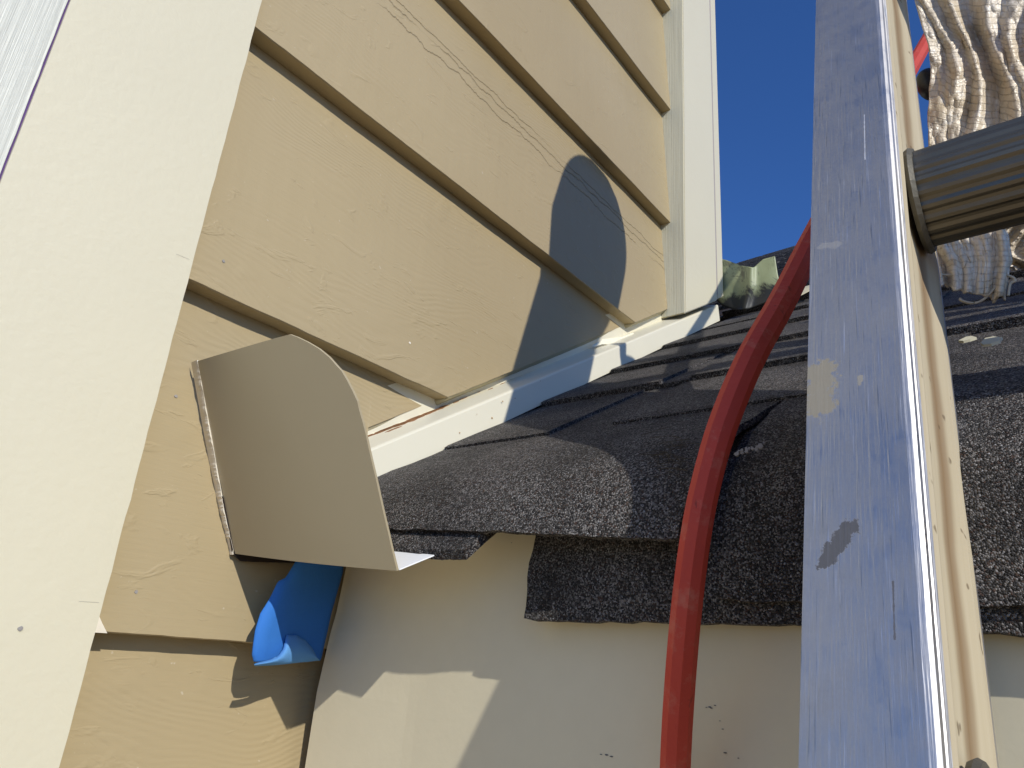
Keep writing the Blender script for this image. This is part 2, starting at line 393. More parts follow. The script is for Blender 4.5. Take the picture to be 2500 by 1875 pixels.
# nail heads, chipped corner, torn cut edge beside the slot
def blob(name, pts, mat, parent=None, nvec=(0, -1, 0), t=.003, base=None, smooth=False):
    v, f = slab(pts, nvec, t); return mesh(name, v, f, mat, parent, base=base)
def disc(cx, cz, y, r, n=9, seed=0):
    rr = random.Random(seed)
    return [(cx + r * rr.uniform(.75, 1.2) * math.cos(2 * math.pi * k / n), y, cz + r * rr.uniform(.75, 1.2) * math.sin(2 * math.pi * k / n)) for k in range(n)]
for k, (px, py, mt_) in enumerate([(430, 967, M_NAIL), (333, 1445, M_NAIL), (546, 637, M_NAIL), (1001, 837, M_RAW)]):
    p = ony(px, py, 1.008); r = .0024
    for l in (0,):
        z = p[2]; i = max(j for j in range(len(LAPS)) if LAPS[j] <= z); y = 1 + LT * (z - LAPS[i]) / .495 - .0016
        p = ony(px, py, y)
        blob('nail_head', disc(p[0], p[2], y, r, seed=k), mt_, wall, t=.003)
ch = [ony(x, y, .9990) for x, y in ((240, 1499), (250, 1522), (262, 1546), (228, 1544))]
blob('chipped_corner', ch, M_RAW, wall, t=.004)
# ------------------------------------------------------------------ corner boards
def board(name, x0, x1, y0, y1, z0, z1, mat, parent, slope=0, bev=.0025):
    v = [(x, y, z) for x in (x0, x1) for y in (y0, y1) for z in (z0 + slope * (x - x0), z1)]
    f = [(0, 1, 3, 2), (4, 6, 7, 5), (0, 4, 5, 1), (2, 3, 7, 6), (0, 2, 6, 4), (1, 5, 7, 3)]
    return mesh(name, v, f, mat, parent, bevel=bev)
lc = empty('corner_board', (.2, 1.0, -7.85), 'wide cream vertical trim board left of the siding, joined to a rough whitish board', 'trim board')
yl = .973
wig = []
def wavy_board(name, x0, x1, yf, yb, z0, z1, mat, parent, amp=.0012):
    n = 260; v = []; f = []
    for k in range(n + 1):
        z = z0 + (z1 - z0) * k / n
        a = amp * nz(0, 3, z, 22) + amp * .6 * nz(0, 9, z, 70); b = amp * nz(0, 5, z, 18) * .4
        v += [(x0 + b, yf, z), (x1 + a, yf, z), (x1, yb, z), (x0, yb, z)]
    for k in range(n):
        for q in range(4): f.append((4 * k + q, 4 * k + (q + 1) % 4, 4 * k + 4 + (q + 1) % 4, 4 * k + 4 + q))
    f += [(0, 1, 2, 3), tuple(4 * n + q for q in (3, 2, 1, 0))]
    return mesh(name, v, f, mat, parent)
wavy_board('face_board', .181 * yl + .0012, .4355 * yl, yl, 1.058, -2.5, 3.4, M_TRIM, lc)
wavy_board('side_board', -.50, .181 * yl - .0014, yl + .004, 1.058, -2.5, 3.4, M_WHITE, lc)
v, f = box(.181 * yl - .0019, .181 * yl + .0017, yl + .006, 1.05, -2.5, 3.4)
mesh('joint', v, f, M_PURP, lc)
p = ony(50, 1535, yl - .0008); blob('nail_head', disc(p[0], p[2], yl - .0012, .0026, seed=5), M_NAIL, lc, t=.003)
for (a, b, c, d) in ((430, 620, 462, 633), (193, 1468, 242, 1471)):
    p = ony(a, b, yl - .0006); q = ony(c, d, yl - .0006)
    v, f = tube([p, q], .00013, 4); mesh('pencil_mark', v, f, M_NAIL, lc)

rc = empty('corner_board', (2.1, .95, .9), 'narrow cream vertical corner trim against the sky, right of the siding', 'trim board')
yt = .947; xA = 2.0; slp = .632
zb = 1.103
board('face_board', xA, 2.262, yt, yt + .105, zb, 3.6, M_TRIM, rc, slope=slp, bev=.003)
# streaked edge: thin veneer of the sawn edge facing the siding
mesh('sawn_edge', *board.__globals__['box'](xA - .0012, xA - .0002, yt + .004, yt + .10, zb + .004, 3.59), M_EDGE, rc)
board('side_board', 2.276, 2.332, yt + .004, 1.6, zb + .18, 3.6, M_TRIM, rc, slope=slp, bev=.003)
v, f = box(2.2605, 2.277, yt + .0035, 1.05, zb + .2, 3.59); mesh('joint', v, f, mat_plain('pale_caulk_joint', (.36, .31, .29), .8), rc)

# ------------------------------------------------------------------ fascia
XF = .80
fas = empty('fascia_board', (XF, -.5, -.9), 'broad cream board under the shingle edge, partly in shadow', 'fascia board')
def fx(y, z):      # the board end curls towards the siding corner
    t = max(0, (y - .80) / .2)
    return XF - .012 * t * max(0, min(1, (.05 - z) / .12)) + .009 * t * max(0, min(1, (z - .02) / .12))
def fgrid(a, b):
    y = -2.5 + 3.497 * (1 - (1 - a) ** 2); z = -1.6 + b * (1.725 + .075 * min(1, max(0, (y - .36) / .06)))
    return (fx(y, z), y, z)
v, f = grid(fgrid, 90, 60,
            thick=lambda a, b: (.04, 0, 0))
mesh('board', v, f, M_FASC, fas, smooth=False)
for k, (px, py, r) in enumerate([(1732, 1726, .0013), (1745, 1722, .0010), (1736, 1729, .0009), (1724, 1727, .0008), (1770, 1838, .0013), (1764, 1780, .0008), (1757, 1760, .0006), (1480, 1843, .0016), (1492, 1847, .0014), (1467, 1842, .0010), (1802, 1851, .0008), (1248, 1325, .0006)]):
    p = onx(px, py, XF - .0008)
    pts = [(XF - .0008, p[1] + r * 1.6 * math.cos(t) * rnd.uniform(.6, 1.2), p[2] + r * .5 * math.sin(t)) for t in np.linspace(0, 2 * math.pi, 9)[:-1]]
    blob('scuff_mark', pts, M_SMEAR, fas, nvec=(-1, 0, 0), t=.002)
v, f = box(XF + .05, XF + .5, -2.5, 1.0, -7.8, .12); mesh('backing', v, f, M_FASC, fas)

# ------------------------------------------------------------------ roof
SL = .632; Z0 = -.2405
ca = 1 / math.sqrt(1 + SL * SL); NR = np.array([-SL * ca, 0, ca])
def rz(x): return Z0 + SL * x
PR_UP = [(.720, .133), (.7225, .148), (.7285, .170), (.742, .198), (.765, .229), (.80, .261), (.84, .2895), (.90, .325), (.96, .361), (1.3, rz(1.3) - .02)]
PR_LO = [(.757, .0505), (.759, .085), (.763, .120), (.770, .160), (.785, .205), (.82, .248), (.88, .302), (.96, .355), (1.02, rz(1.02) - .02), (1.3, rz(1.3) - .02)]
def prof(PR):
    L = [0]
    for a, b in zip(PR, PR[1:]): L.append(L[-1] + math.hypot(b[0] - a[0], b[1] - a[1]))
    def g(s):
        for k in range(len(PR) - 1):
            if s <= L[k + 1] or k == len(PR) - 2:
                t = (s - L[k]) / (L[k + 1] - L[k]); a, b = PR[k], PR[k + 1]
                dx, dz = b[0] - a[0], b[1] - a[1]; l = math.hypot(dx, dz)
                return a[0] + dx * t, a[1] + dz * t, (-dz / l, dx / l)
    return g
gU, gL = prof(PR_UP), prof(PR_LO)
roof = empty('shingle_roof', (.80, 0, -.2), 'dark charcoal asphalt shingle roof sloping up to the sky behind the ladder', 'roof')
def curved_shingle(g, s0, s1, ya, yb, off=0.0, th=.014, parent=roof, name='shingle', ns=26, edge=None, rag=.002, seed=0, wave=0.0, shift=None, fade=5):
    """sheet following an eave profile; ya(s01), yb(s01) give its two ends"""
    ny = max(6, int(abs(yb(0) - ya(0)) / .007)); ny = min(ny, 190)
    def pt(a, b, o=0.0):
        y = ya(a) + (yb(a) - ya(a)) * b
        s = s0 + (s1 - s0) * a
        if a == 0: s += rag * nz(y, seed, 1, 30) + rag * .7 * nz(y, seed, 2, 110)
        if edge: s += edge(y) * (1 - a) ** 2
        if b in (0.0, 1.0): y += .004 * nz(s, seed, b, 25) + .002 * nz(s, seed, b, 90)
        x, z, n = g(s)
        o += off + wave * nz(y, seed, s * .5, 3.0) * (1 - a)
        if shift:
            k_ = (1 - a) ** (fade or .6); dx_, dz_ = shift(y); x += dx_ * k_; z += dz_ * k_
        return (x + n[0] * o, y, z + n[1] * o)
    v = [pt(i / ns, j / ny) for i in range(ns + 1) for j in range(ny + 1)]
    N = len(v); w1 = ny + 1
    v += [pt(i / ns, j / ny, -th) for i in range(ns + 1) for j in range(ny + 1)]
    f = [(i * w1 + j, (i + 1) * w1 + j, (i + 1) * w1 + j + 1, i * w1 + j + 1) for i in range(ns) for j in range(ny)]
    f += [tuple(N + q for q in q4[::-1]) for q4 in f]
    b = [i * w1 for i in range(ns + 1)] + [ns * w1 + j for j in range(1, ny + 1)] + [i * w1 + ny for i in range(ns - 1, -1, -1)] + [j for j in range(ny - 1, 0, -1)]
    f += [(b[k], b[(k + 1) % len(b)], N + b[(k + 1) % len(b)], N + b[k]) for k in range(len(b))]
    return mesh(name, v, f, M_SHG, parent, smooth=False)
C = lambda y: (lambda a: y)
# drooping lower layers
DENT = lambda y: (.015 * min(1, max(0, (.40 - y) / .12)), .0)
curved_shingle(gL, 0, .45, C(-2.2), C(.578), seed=2, rag=.003, edge=lambda y: .006 * nz(y, 0, 0, 2.5), th=.012, shift=DENT, fade=0)
curved_shingle(gL, .024, .50, C(-2.2), lambda a: .325 - .02 * a, off=.009, seed=5, rag=.0025, th=.008, shift=DENT, fade=0)
# first full course, torn at its right end
curved_shingle(gU, 0, .50, lambda a: .352 - .05 * a, C(.952), seed=8, rag=.0022, th=.009, edge=lambda y: .003 * nz(y, 1, 0, 3), wave=.003, ns=34,
               shift=lambda y: (-.026 * min(1, max(0, (y - .36) / .22)), .014 * min(1, max(0, (y - .36) / .22)) + .06 * max(0, y - .6)))
# short starter piece peeping out near the kick-out flashing
def starter():
    bot = kk([(832, 1186), (850, 1186), (880, 1188), (905, 1193), (912, 1186), (950, 1187), (985, 1187), (1004, 1186)])
    top = kk([(832, 1140), (850, 1140), (880, 1141), (905, 1143), (930, 1144), (960, 1145), (1000, 1146), (1048, 1146)])
    n = len(bot) - 1; NB = 60
    def lerp(L, t):
        t *= n; k = min(int(t), n - 1); u = t - k; return (L[k][0] * (1 - u) + L[k + 1][0] * u, L[k][1] * (1 - u) + L[k + 1][1] * u)
    def fn(a, b):
        p = lerp(bot, a); q = lerp(top, a)
        P = onx(p[0], p[1] + 2 * nz(a, 0, 0, 30), .682); Q = onx(q[0], q[1], .706)
        R_ = Q + np.array([.06, 0, .045])
        if b < .5: return P + (Q - P) * b * 2
        return Q + (R_ - Q) * (b - .5) * 2
    v, f = grid(fn, NB, 8, thick=lambda a, b: (.006, 0, -.012)); return mesh('starter_shingle', v, f, M_SHG, roof)
starter()
# upper courses
DX = .295
def lam_shingle(k, y0, y1, seed, simple=False):
    """laminated shingle: backing sheet plus raised tabs, lower edge at course k"""
    rr = random.Random(seed); xe = .96 + DX * k; th = .013
    lift = -.0185
    def P(x, y, h): return (x - SL * ca * h, y, rz(x) + ca * h)
    v = []; f = []
    def strip(xa, xb, ya, yb, ha, hb, t, n, rag, trap=0.0):
        base = len(v)
        for j in range(n + 1):
            q = j / n; y = ya + (yb - ya) * q
            r1 = rag * .8 * nz(y, seed, 0, 12) + rag * .35 * nz(y, seed, 4, 120)
            yt_ = y + trap * (.5 - q) * 2
            for (x, h, yy) in ((xa + r1, ha, y), (xa + r1, ha - t, y), (xb, hb - t, yt_), (xb, hb, yt_), (xa + r1 + .01, ha + .0012, y)):
                v.append(P(x, yy, h))
        for j in range(n):
            A = base + 5 * j; B = A + 5
            f.extend([(A, B, B + 1, A + 1), (A + 1, B + 1, B + 2, A + 2), (A + 2, B + 2, B + 3, A + 3), (A + 3, B + 3, B + 4, A + 4), (A + 4, B + 4, B, A)])
        f.append((base, base + 1, base + 2, base + 3, base + 4)); e = base + 5 * n; f.append((e + 4, e + 3, e + 2, e + 1, e))
    n = 4 if simple else max(8, int((y1 - y0) / .010))
    strip(xe, xe + DX * 1.35, y0 + .002, y1 - .002, .012 + lift, -.001 + lift, .013, n, .0035)
    y = y0 + rr.uniform(0, .2)
    while y < y1 - .06:
        wd = rr.uniform(.45, 1.3); e = min(y + wd, y1 - .003)
        if e - y > .05:
            strip(xe + rr.uniform(.0, .003) - .0015, xe + DX * 1.1, y, e, .0185 + lift + (.013 if k > 4 else 0), .006 + lift, .0065 + (.013 if k > 4 else 0), 2 if simple else max(5, int((e - y) / .010)), .003, trap=-.02)
        y = e + rr.uniform(.12, .45)
    return v, f
for k in range(0, 12):
    xe = .96 + DX * k
    ymax = .953 if xe < 2.2 else 2.6
    ys = [-2.2]; y = -2.2 + rnd.uniform(.3, 2.2)
    while y < ymax - .1: ys.append(y); y += 2.2
    ys.append(ymax)
    for a, b in zip(ys, ys[1:]):
        v, f = lam_shingle(k, a, b, rnd.randrange(9999), simple=k > 7)
        mesh('shingle', v, f, M_SHG, roof)
V = []; Fc = []
for k in range(12, 96):
    v, f = lam_shingle(k, -8, 7.0, rnd.randrange(9999), simple=True); n0 = len(V); V += v; Fc += [tuple(q + n0 for q in g) for g in f]
far = mesh('upper_shingle_courses', V, Fc, M_SHG, roof); far['kind'] = 'stuff'
XR = .96 + DX * 96
v, f = extr([(.90, 0, rz(.90) - .03), (XR, 0, rz(XR) - .002), (XR, 0, rz(XR) - .35), (.90, 0, rz(.90) - .28)], (0, -2.2, 0), (0, 1.03, 0))
mesh('roof_deck', v, f, M_DARK, roof)
v, f = extr([(2.5, 0, rz(2.5) - .004), (XR, 0, rz(XR) - .004), (XR, 0, rz(XR) - .25), (2.5, 0, rz(2.5) - .25)], (0, 1.031, 0), (0, 7.0, 0))
mesh('roof_deck', v, f, M_DARK, roof)
v, f = extr([(4.4, 0, rz(4.4) - .004), (XR, 0, rz(XR) - .004), (XR, 0, rz(XR) - .25), (4.4, 0, rz(4.4) - .25)], (0, -8, 0), (0, -2.201, 0))
mesh('roof_deck', v, f, M_DARK, roof)

M_SCUFF = mat_plain('chalky_scuff', (.26, .26, .28), .8, .2, .001, 150, .5)
rr = random.Random(5)
for k in range(14):
    u_ = 1808 + k * 5 + rr.uniform(-3, 3); v_ = 1112 - k * 1.6 + rr.uniform(-4, 4); p = onx(u_, v_, .784 + .001 * math.sin(k)); r = rr.uniform(.0012, .0034)
    v, f = slab([(p[0] - .012, p[1] + r * math.cos(t) * rr.uniform(.5, 1.3), p[2] + r * math.sin(t) * rr.uniform(.5, 1.3)) for t in np.linspace(0, 2 * math.pi, 7)[:-1]], (-1, 0, .3), .002)
    if k == 0: V_, F_ = [], []
    n0 = len(V_); V_ += v; F_ += [tuple(q + n0 for q in g_) for g_ in f]
sc_ = mesh('chalk_scuff', V_, F_, M_SCUFF, roof); sc_['kind'] = 'stuff'
# ------------------------------------------------------------------ side-wall flashing
fl = empty('roof_wall_flashing', (.80, .96, .27), 'cream bent metal flashing with rust specks where siding meets shingles', 'flashing')
def fprof(x, extra=0):
    zb_ = .277 + .632 * (x - .811) - .012
    zk = .3309 + .632 * (x - .811); zt_ = .3485 + .630 * (x - .811)
    return [(x, .955, zb_), (x, .9555, zb_ + .01), (x, .960, zk - .004), (x, .9625, zk), (x, .966, zk + .002), (x, 1.034, zt_), (x, 1.035, zt_ + .09),
            (x, 1.042, zt_ + .09), (x, 1.042, zb_), (x, .985, zb_ - .004)]
XS = list(np.linspace(.72, 2.30, 60)); V = []; Fc = []
for x in XS: V += fprof(x)
n = 10
for a in range(len(XS) - 1):
    for b in range(n): Fc.append((a * n + b, (a + 1) * n + b, (a + 1) * n + (b + 1) % n, a * n + (b + 1) % n))
Fc += [tuple(range(n)), tuple((len(XS) - 1) * n + b for b in range(n))[::-1]]
mesh('channel', V, Fc, M_FLASH, fl)
# rust build-up along the back of the flashing
rr = random.Random(3); V = []; Fc = []
for k in range(46):
    x = rr.choice([rr.uniform(.86, 1.02), rr.uniform(.82, 1.25)]); y = 1.033 - abs(rr.gauss(0, .006)); zt_ = .3485 + .630 * (x - .811) - (1.034 - y) * .255
    r = rr.uniform(.003, .010) * (1.3 if .86 < x < 1.02 else .7)
    pts = [(x + r * 1.8 * math.cos(t) * rr.uniform(.6, 1.3), y - .001 - r * .35 * (1 + math.sin(t)) * rr.uniform(.6, 1.3), 0) for t in np.linspace(0, 2 * math.pi, 8)[:-1]]
    pts = [(a, b, .3485 + .630 * (a - .811) - (1.034 - b) * .255 + .0012) for a, b, _ in pts]
    v, f = slab(pts, (0, -.2, 1), .002); n0 = len(V); V += v; Fc += [tuple(q + n0 for q in g) for g in f]
rs = mesh('rust_crumbs', V, Fc, M_RUST, fl); rs['kind'] = 'stuff'
M_RSP = mat_plain('rust_speck', (.52, .34, .17), .8, .2, .0004, 90, .3)
for k, (px, py, r) in enumerate([(1228, 980, .003), (1202, 1020, .0032), (1123, 1056, .0022), (951, 1062, .003), (955, 1066, .002), (1258, 972, .002), (1165, 1011, .0015), (1320, 930, .0016)]):
    p = ony(px, py, .9545)
    if k in (3, 4): p = on(px, py, (0, -.255, 1), .3495 - 1.034 * .255 + .63 * (.88 - .811) + .0)
    blob('rust_speck', [(p[0] + .65 * r * math.cos(t) * rr.uniform(.5, 1.3), p[1], p[2] + .6 * r * math.sin(t) * rr.uniform(.5, 1.1)) for t in np.linspace(0, 2 * math.pi, 8)[:-1]], M_RSP, fl, t=.001)
# rusty cut underside of the siding
V = []; Fc = []; XS = [x for x in np.linspace(.80, 1.99, 150)]
for x in XS:
    z = cutz(x) - .0008 + .0010 * nz(x, 7, 0, 40); i = max(j for j in range(len(LAPS)) if LAPS[j] <= z + .002); yf = 1 + LT * (z - LAPS[i]) / .495
    V += [(x, yf + .003, z), (x, 1.036, z - .012), (x, 1.036, z + .03), (x, yf + .003, z + .004)]
for a in range(len(XS) - 1):
    for b in range(4): Fc.append((a * 4 + b, a * 4 + 4 + b, a * 4 + 4 + (b + 1) % 4, a * 4 + (b + 1) % 4))
mesh('cut_edge', V, Fc, mat_plain('painted_cut_edge', (.40, .36, .24), .7, .2, .0005, 60, .15), wall)
# torn cream caulk strip near the trim
V = []; Fc = []
top = [(1500, 828), (1520, 822), (1545, 812), (1555, 820), (1562, 826), (1575, 818), (1590, 812), (1605, 803), (1615, 798), (1630, 788)]
bot = [(1445, 846), (1470, 840), (1500, 842), (1530, 836), (1555, 830), (1578, 822), (1592, 815), (1607, 807), (1618, 802), (1632, 796)]
top[0] = (1448, 842); top.insert(1, (1470, 828)); bot.insert(1, (1452, 846))
for (a, b), (c_, d_) in zip(top, bot):
    V += [tuple(ony(a, b, 1.012)), tuple(ony(c_, d_, 1.006)), tuple(ony(c_, d_, 1.010)), tuple(ony(a, b, 1.016))]
for a in range(len(top) - 1):
    for b in range(4): Fc.append((a * 4 + b, a * 4 + 4 + b, a * 4 + 4 + (b + 1) % 4, a * 4 + (b + 1) % 4))
cs = mesh('caulk_strip', V, Fc, mat_plain('torn_cream_caulk', (.82, .77, .58), .6, .3, .001, 40, .08), base=(1.7, 1.0, .9))
tag(cs, 'torn ragged cream caulk strip peeling off between siding and flashing', 'caulk')

# ------------------------------------------------------------------ kick-out flashing
A = np.array([.6007, 1.0, .1142]); AT = np.array([.4777, 1.0, .374]); B = on(972, 1392, (0, 1, 0), .690)
n_pl = np.cross(B - A, AT - A); n_pl /= np.linalg.norm(n_pl)
if n_pl[0] > 0: n_pl = -n_pl
kick = empty('kickout_flashing', tuple(B), 'bent sheet-metal kick-out flashing standing out from the siding at the roof edge', 'flashing')
outl = kk([(427, 780), (530, 751), (600, 731), (634, 722), (650, 728), (672, 739), (695, 753), (716, 771), (733, 791), (742, 801), (754, 822), (763, 840), (770, 855), (775, 866), (779, 885), (787, 913),
           (793, 938), (799, 966), (806, 997), (815, 1035), (823, 1072), (831, 1108), (842, 1155), (851, 1195), (860, 1232), (765, 1222), (650, 1210), (580, 1203), (508, 1196), (496, 1145), (480, 1070), (465, 990), (450, 910), (438, 845)])
base_ = [on(u_, v_, n_pl, n_pl @ A) for u_, v_ in outl]
# fill outline with a fine sheet so that it can bow slightly
eu = (AT - A) / np.linalg.norm(AT - A); ev = np.cross(n_pl, eu); ev = ev if (B - A) @ ev > 0 else -ev
dAB = (B - A); Lb = dAB @ ev
bm = bmesh.new()
vs = [bm.verts.new(Vector((float((p - A) @ eu), float((p - A) @ ev), 0))) for p in base_]
bm.faces.new(vs)
for kx in range(1, 26): bmesh.ops.bisect_plane(bm, geom=bm.verts[:] + bm.edges[:] + bm.faces[:], plane_co=(0, Lb * kx / 26, 0), plane_no=(0, 1, 0))
for kx in range(-3, 14): bmesh.ops.bisect_plane(bm, geom=bm.verts[:] + bm.edges[:] + bm.faces[:], plane_co=(kx * .03, 0, 0), plane_no=(1, 0, 0))
bm.verts.index_update(); bm.faces.index_update()
pv = [tuple(v.co) for v in bm.verts]; pf = [tuple(v.index for v in f.verts) for f in bm.faces]
be = [tuple(v.index for v in e.verts) for e in bm.edges if len(e.link_faces) == 1]; bm.free()
def bow(a, b):
    t = max(0, min(1.1, b / Lb)); return BOW * math.sin(math.pi * min(t, 1) * .9) + .010 * math.exp(-b / .02) * 0
BOW = .007
V = [tuple(A + eu * a + ev * b + n_pl * bow(a, b)) for a, b, _ in pv]; N = len(V)
V += [tuple(np.array(p) - n_pl * .0035) for p in V]
Fc = pf + [tuple(N + q for q in g[::-1]) for g in pf] + [(a, b, N + b, N + a) for a, b in be]
pl = mesh('diverter_plate', V, Fc, M_PLATE, kick, smooth=False)
Fp = on(1073, 1344, (1, 0, 0), .692)
tz = lambda x, y: B[2] - .001 + .60 * (x - B[0]) + .06 * (y - B[1])
tp_ = [tuple(A + [.006, 0, .004]), tuple(B + [.0025, 0, .0018]), (Fp[0], Fp[1], tz(Fp[0], Fp[1])), (.79, .68, tz(.79, .68)), (.79, 1.02, .212)]
v = tp_ + [(a, b, c - .0015) for a, b, c in tp_]
f = [(1, 2, 3), (1, 3, 4), (1, 4, 0), (6, 8, 7), (6, 9, 8), (6, 5, 9)] + [(k, (k + 1) % 5, 5 + (k + 1) % 5, 5 + k) for k in range(5)]
mesh('base_tray', v, f, mat_plain('white_coated_tray', (.86, .86, .84), .35, .5, .0001, 20, .02), kick)
# light torn cement crumbs along the slot, with a dark sheet along the lower half
rr = random.Random(11); V = []; Fc = []; NC = 150; off = 1.0
for k in range(NC + 1):
    t = k / NC; yy = 778 + 420 * t; ln = [(426, 770), (465, 990), (480, 1070), (496, 1145), (510, 1205)]
    for a, b in zip(ln, ln[1:]):
        if a[1] <= yy <= b[1]: xx = a[0] + (b[0] - a[0]) * (yy - a[1]) / (b[1] - a[1])
    off = max(.1, min(3.4, off + rr.uniform(-1.2, 1.2))); gp = 3.2 * max(0, t - .5)
    if k < 6: off = 3.6 - k * .5
    o_ = (off * (.45 + .75 * t) + .5)
    p0 = ony((xx - gp - o_) * K, yy * K, .9978); p1 = ony((xx - gp * .8 + .8) * K, yy * K, .9990)
    V += [tuple(p0), tuple(p1), tuple(p1 + [0, .02, 0]), tuple(p0 + [0, .006, 0])]
for k in range(NC):
    for q in range(4): Fc.append((4 * k + q, 4 * k + (q + 1) % 4, 4 * k + 4 + (q + 1) % 4, 4 * k + 4 + q))
cr = mesh('slot_crumbs', V, Fc, M_RAW, wall); cr['kind'] = 'stuff'
dk = kk([(478, 1070), (494, 1145), (503, 1197), (520, 1212), (545, 1214), (640, 1216), (650, 1200), (520, 1185), (505, 1140), (486, 1078)])
blob('slot_shade_sheet', [ony(a, b, .9982) for a, b in dk], M_DARK, wall, t=.002)  # dark sheet over the boards paints the shade inside the slot

# ------------------------------------------------------------------ blue tape
tp = empty('masking_tape', (.68, .96, -.03), 'loose piece of blue masking tape with a folded corner below the kick-out flashing', 'tape')
left = kk([(640, 1212), (618, 1248), (601, 1256), (585, 1290), (563, 1325), (552, 1360), (547, 1395), (545, 1415), (549, 1430)])
right = kk([(742, 1215), (741, 1236), (730, 1275), (716, 1325), (708, 1362), (701, 1392), (697, 1410), (695, 1420), (692, 1426)])
def tfn(a, b):
    n = len(left) - 1; t = a * n; k = min(int(t), n - 1); u_ = t - k
    l = np.array(left[k]) * (1 - u_) + np.array(left[k + 1]) * u_; r = np.array(right[k]) * (1 - u_) + np.array(right[k + 1]) * u_
    p = l * (1 - b) + r * b
    y = .942 + .044 * b ** 1.3 + .005 * nz(a, b, 3, 2)
    if b < .2: y += .008 * ((.2 - b) / .2) ** 2
    return ony(p[0], p[1], y)
v, f = grid(tfn, 30, 24, thick=lambda a, b: (0, .0015, 0)); mesh('strip', v, f, M_TAPE, tp, smooth=True)
top = kk([(549, 1433), (585, 1424), (602, 1416), (612, 1400), (619, 1372), (640, 1372), (660, 1383), (676, 1402), (686, 1422)])
botl = kk([(551, 1439), (575, 1438), (595, 1437), (615, 1435), (632, 1433), (650, 1431), (665, 1430), (680, 1428), (692, 1427)])
def cfn(a, b):
    n = len(top) - 1; t = a * n; k = min(int(t), n - 1); u_ = t - k
    l = np.array(top[k]) * (1 - u_) + np.array(top[k + 1]) * u_; r = np.array(botl[k]) * (1 - u_) + np.array(botl[k + 1]) * u_
    p = l * (1 - b) + r * b; y = tfn(1, a)[1] - .004 - .014 * math.sin(math.pi * b * .9 + .1)
    return ony(p[0], p[1], y)
v, f = grid(cfn, 24, 10, thick=lambda a, b: (0, .001, 0)); mesh('folded_corner', v, f, M_TAPEB, tp, smooth=True)

# ------------------------------------------------------------------ green membrane at the corner
mb = kk([(1545, 556), (1570, 562), (1600, 573), (1628, 578), (1648, 560), (1674, 553)])
mbb = kk([(1546, 648), (1560, 660), (1585, 668), (1615, 668), (1650, 655), (1690, 632)])
mid = kk([(1545, 600), (1565, 605), (1595, 612), (1628, 618), (1660, 606), (1680, 592)])
def mfn(a, b):
    n = 5; t = a * n; k = min(int(t), n - 1); u_ = t - k
    L = lambda A_: np.array(A_[k]) * (1 - u_) + np.array(A_[k + 1]) * u_
    p = L(mb) * (1 - b) + L(mbb) * b if False else (L(mb) * (1 - 2 * b) + L(mid) * 2 * b if b < .5 else L(mid) * (2 - 2 * b) + L(mbb) * (2 * b - 1))
    x = 2.335 + .012 * nz(a * 2, b * 1.5, 1, 1.3) + .030 * abs(a - .55) - .02 * math.exp(-((a - .55) / .07) ** 2)
    return onx(p[0], p[1], x)
v, f = grid(mfn, 44, 30, thick=lambda a, b: (.004, .001, 0))
g = mesh('membrane_scrap', v, f, M_MEMB, smooth=True, base=(2.34, .86, 1.235))
tag(g, 'crumpled olive-green membrane scrap smeared with black tar at the foot of the corner trim', 'membrane')
q = kk([(1708, 636), (1728, 622), (1748, 616), (1762, 614), (1762, 621), (1745, 628), (1722, 640)])
blob_ = slab([on(a, b, (-SL, 0, 1), Z0 + .035) for a, b in q], NR, .004)
o = mesh('paper_strip', *blob_, mat_plain('tan_torn_strip', (.55, .49, .33), .6, .3, .001, 30, .2), base=tuple(on(q[0][0], q[0][1], (-SL, 0, 1), Z0 + .03)))
tag(o, 'small curled tan strip lying on the shingles between red hose and ladder', 'strip')
# paint flakes on the roof right of the ladder
for k, (L, lb) in enumerate([([(2340, 831), (2358, 822), (2372, 820), (2384, 823), (2368, 828), (2352, 832)], 'smaller pointed pale paint flake, left of two on the shingle right of the ladder'),
                             ([(2394, 836), (2405, 825), (2425, 821), (2447, 823), (2440, 832), (2420, 839), (2400, 841)], 'larger ragged pale paint flake, right of two on the shingle right of the ladder')]):
    o = mesh('paint_flake', *slab([on(a, b, (-SL, 0, 1), Z0 + .040) for a, b in L], NR, .003), mat_plain('cream_flake', (.60, .57, .42), .7), base=tuple(on(L[0][0], L[0][1], (-SL, 0, 1), Z0 + .03)))
    tag(o, lb, 'paint flake', 'paint flakes on the roof')
# dry needles lying on the first course
V = []; Fc = []; rr = random.Random(21)
for k in range(34):
    px, py = rr.gauss(1632, 26), rr.gauss(1112, 26); p = on(px, py, (-.99, 0, 1), .189 - .99 * .727 + .003)
    an = rr.uniform(-.8, 1.2); l = rr.uniform(.01, .028); d_ = np.array([math.sin(an) * .8, math.cos(an), math.sin(an) * .55]) * l
    v, f = tube([p - d_, p + [0, 0, .002], p + d_ + [0, .004, .001]], .00035, 4); n0 = len(V); V += v; Fc += [tuple(q + n0 for q in g_) for g_ in f]
o = mesh('dry_needles', V, Fc, mat_plain('dry_needle', (.075, .055, .03), .8), base=(.79, .4, .26)); tag(o, 'cluster of dry brown pine needles on the shingle beside the hose', 'needles', kind='stuff')

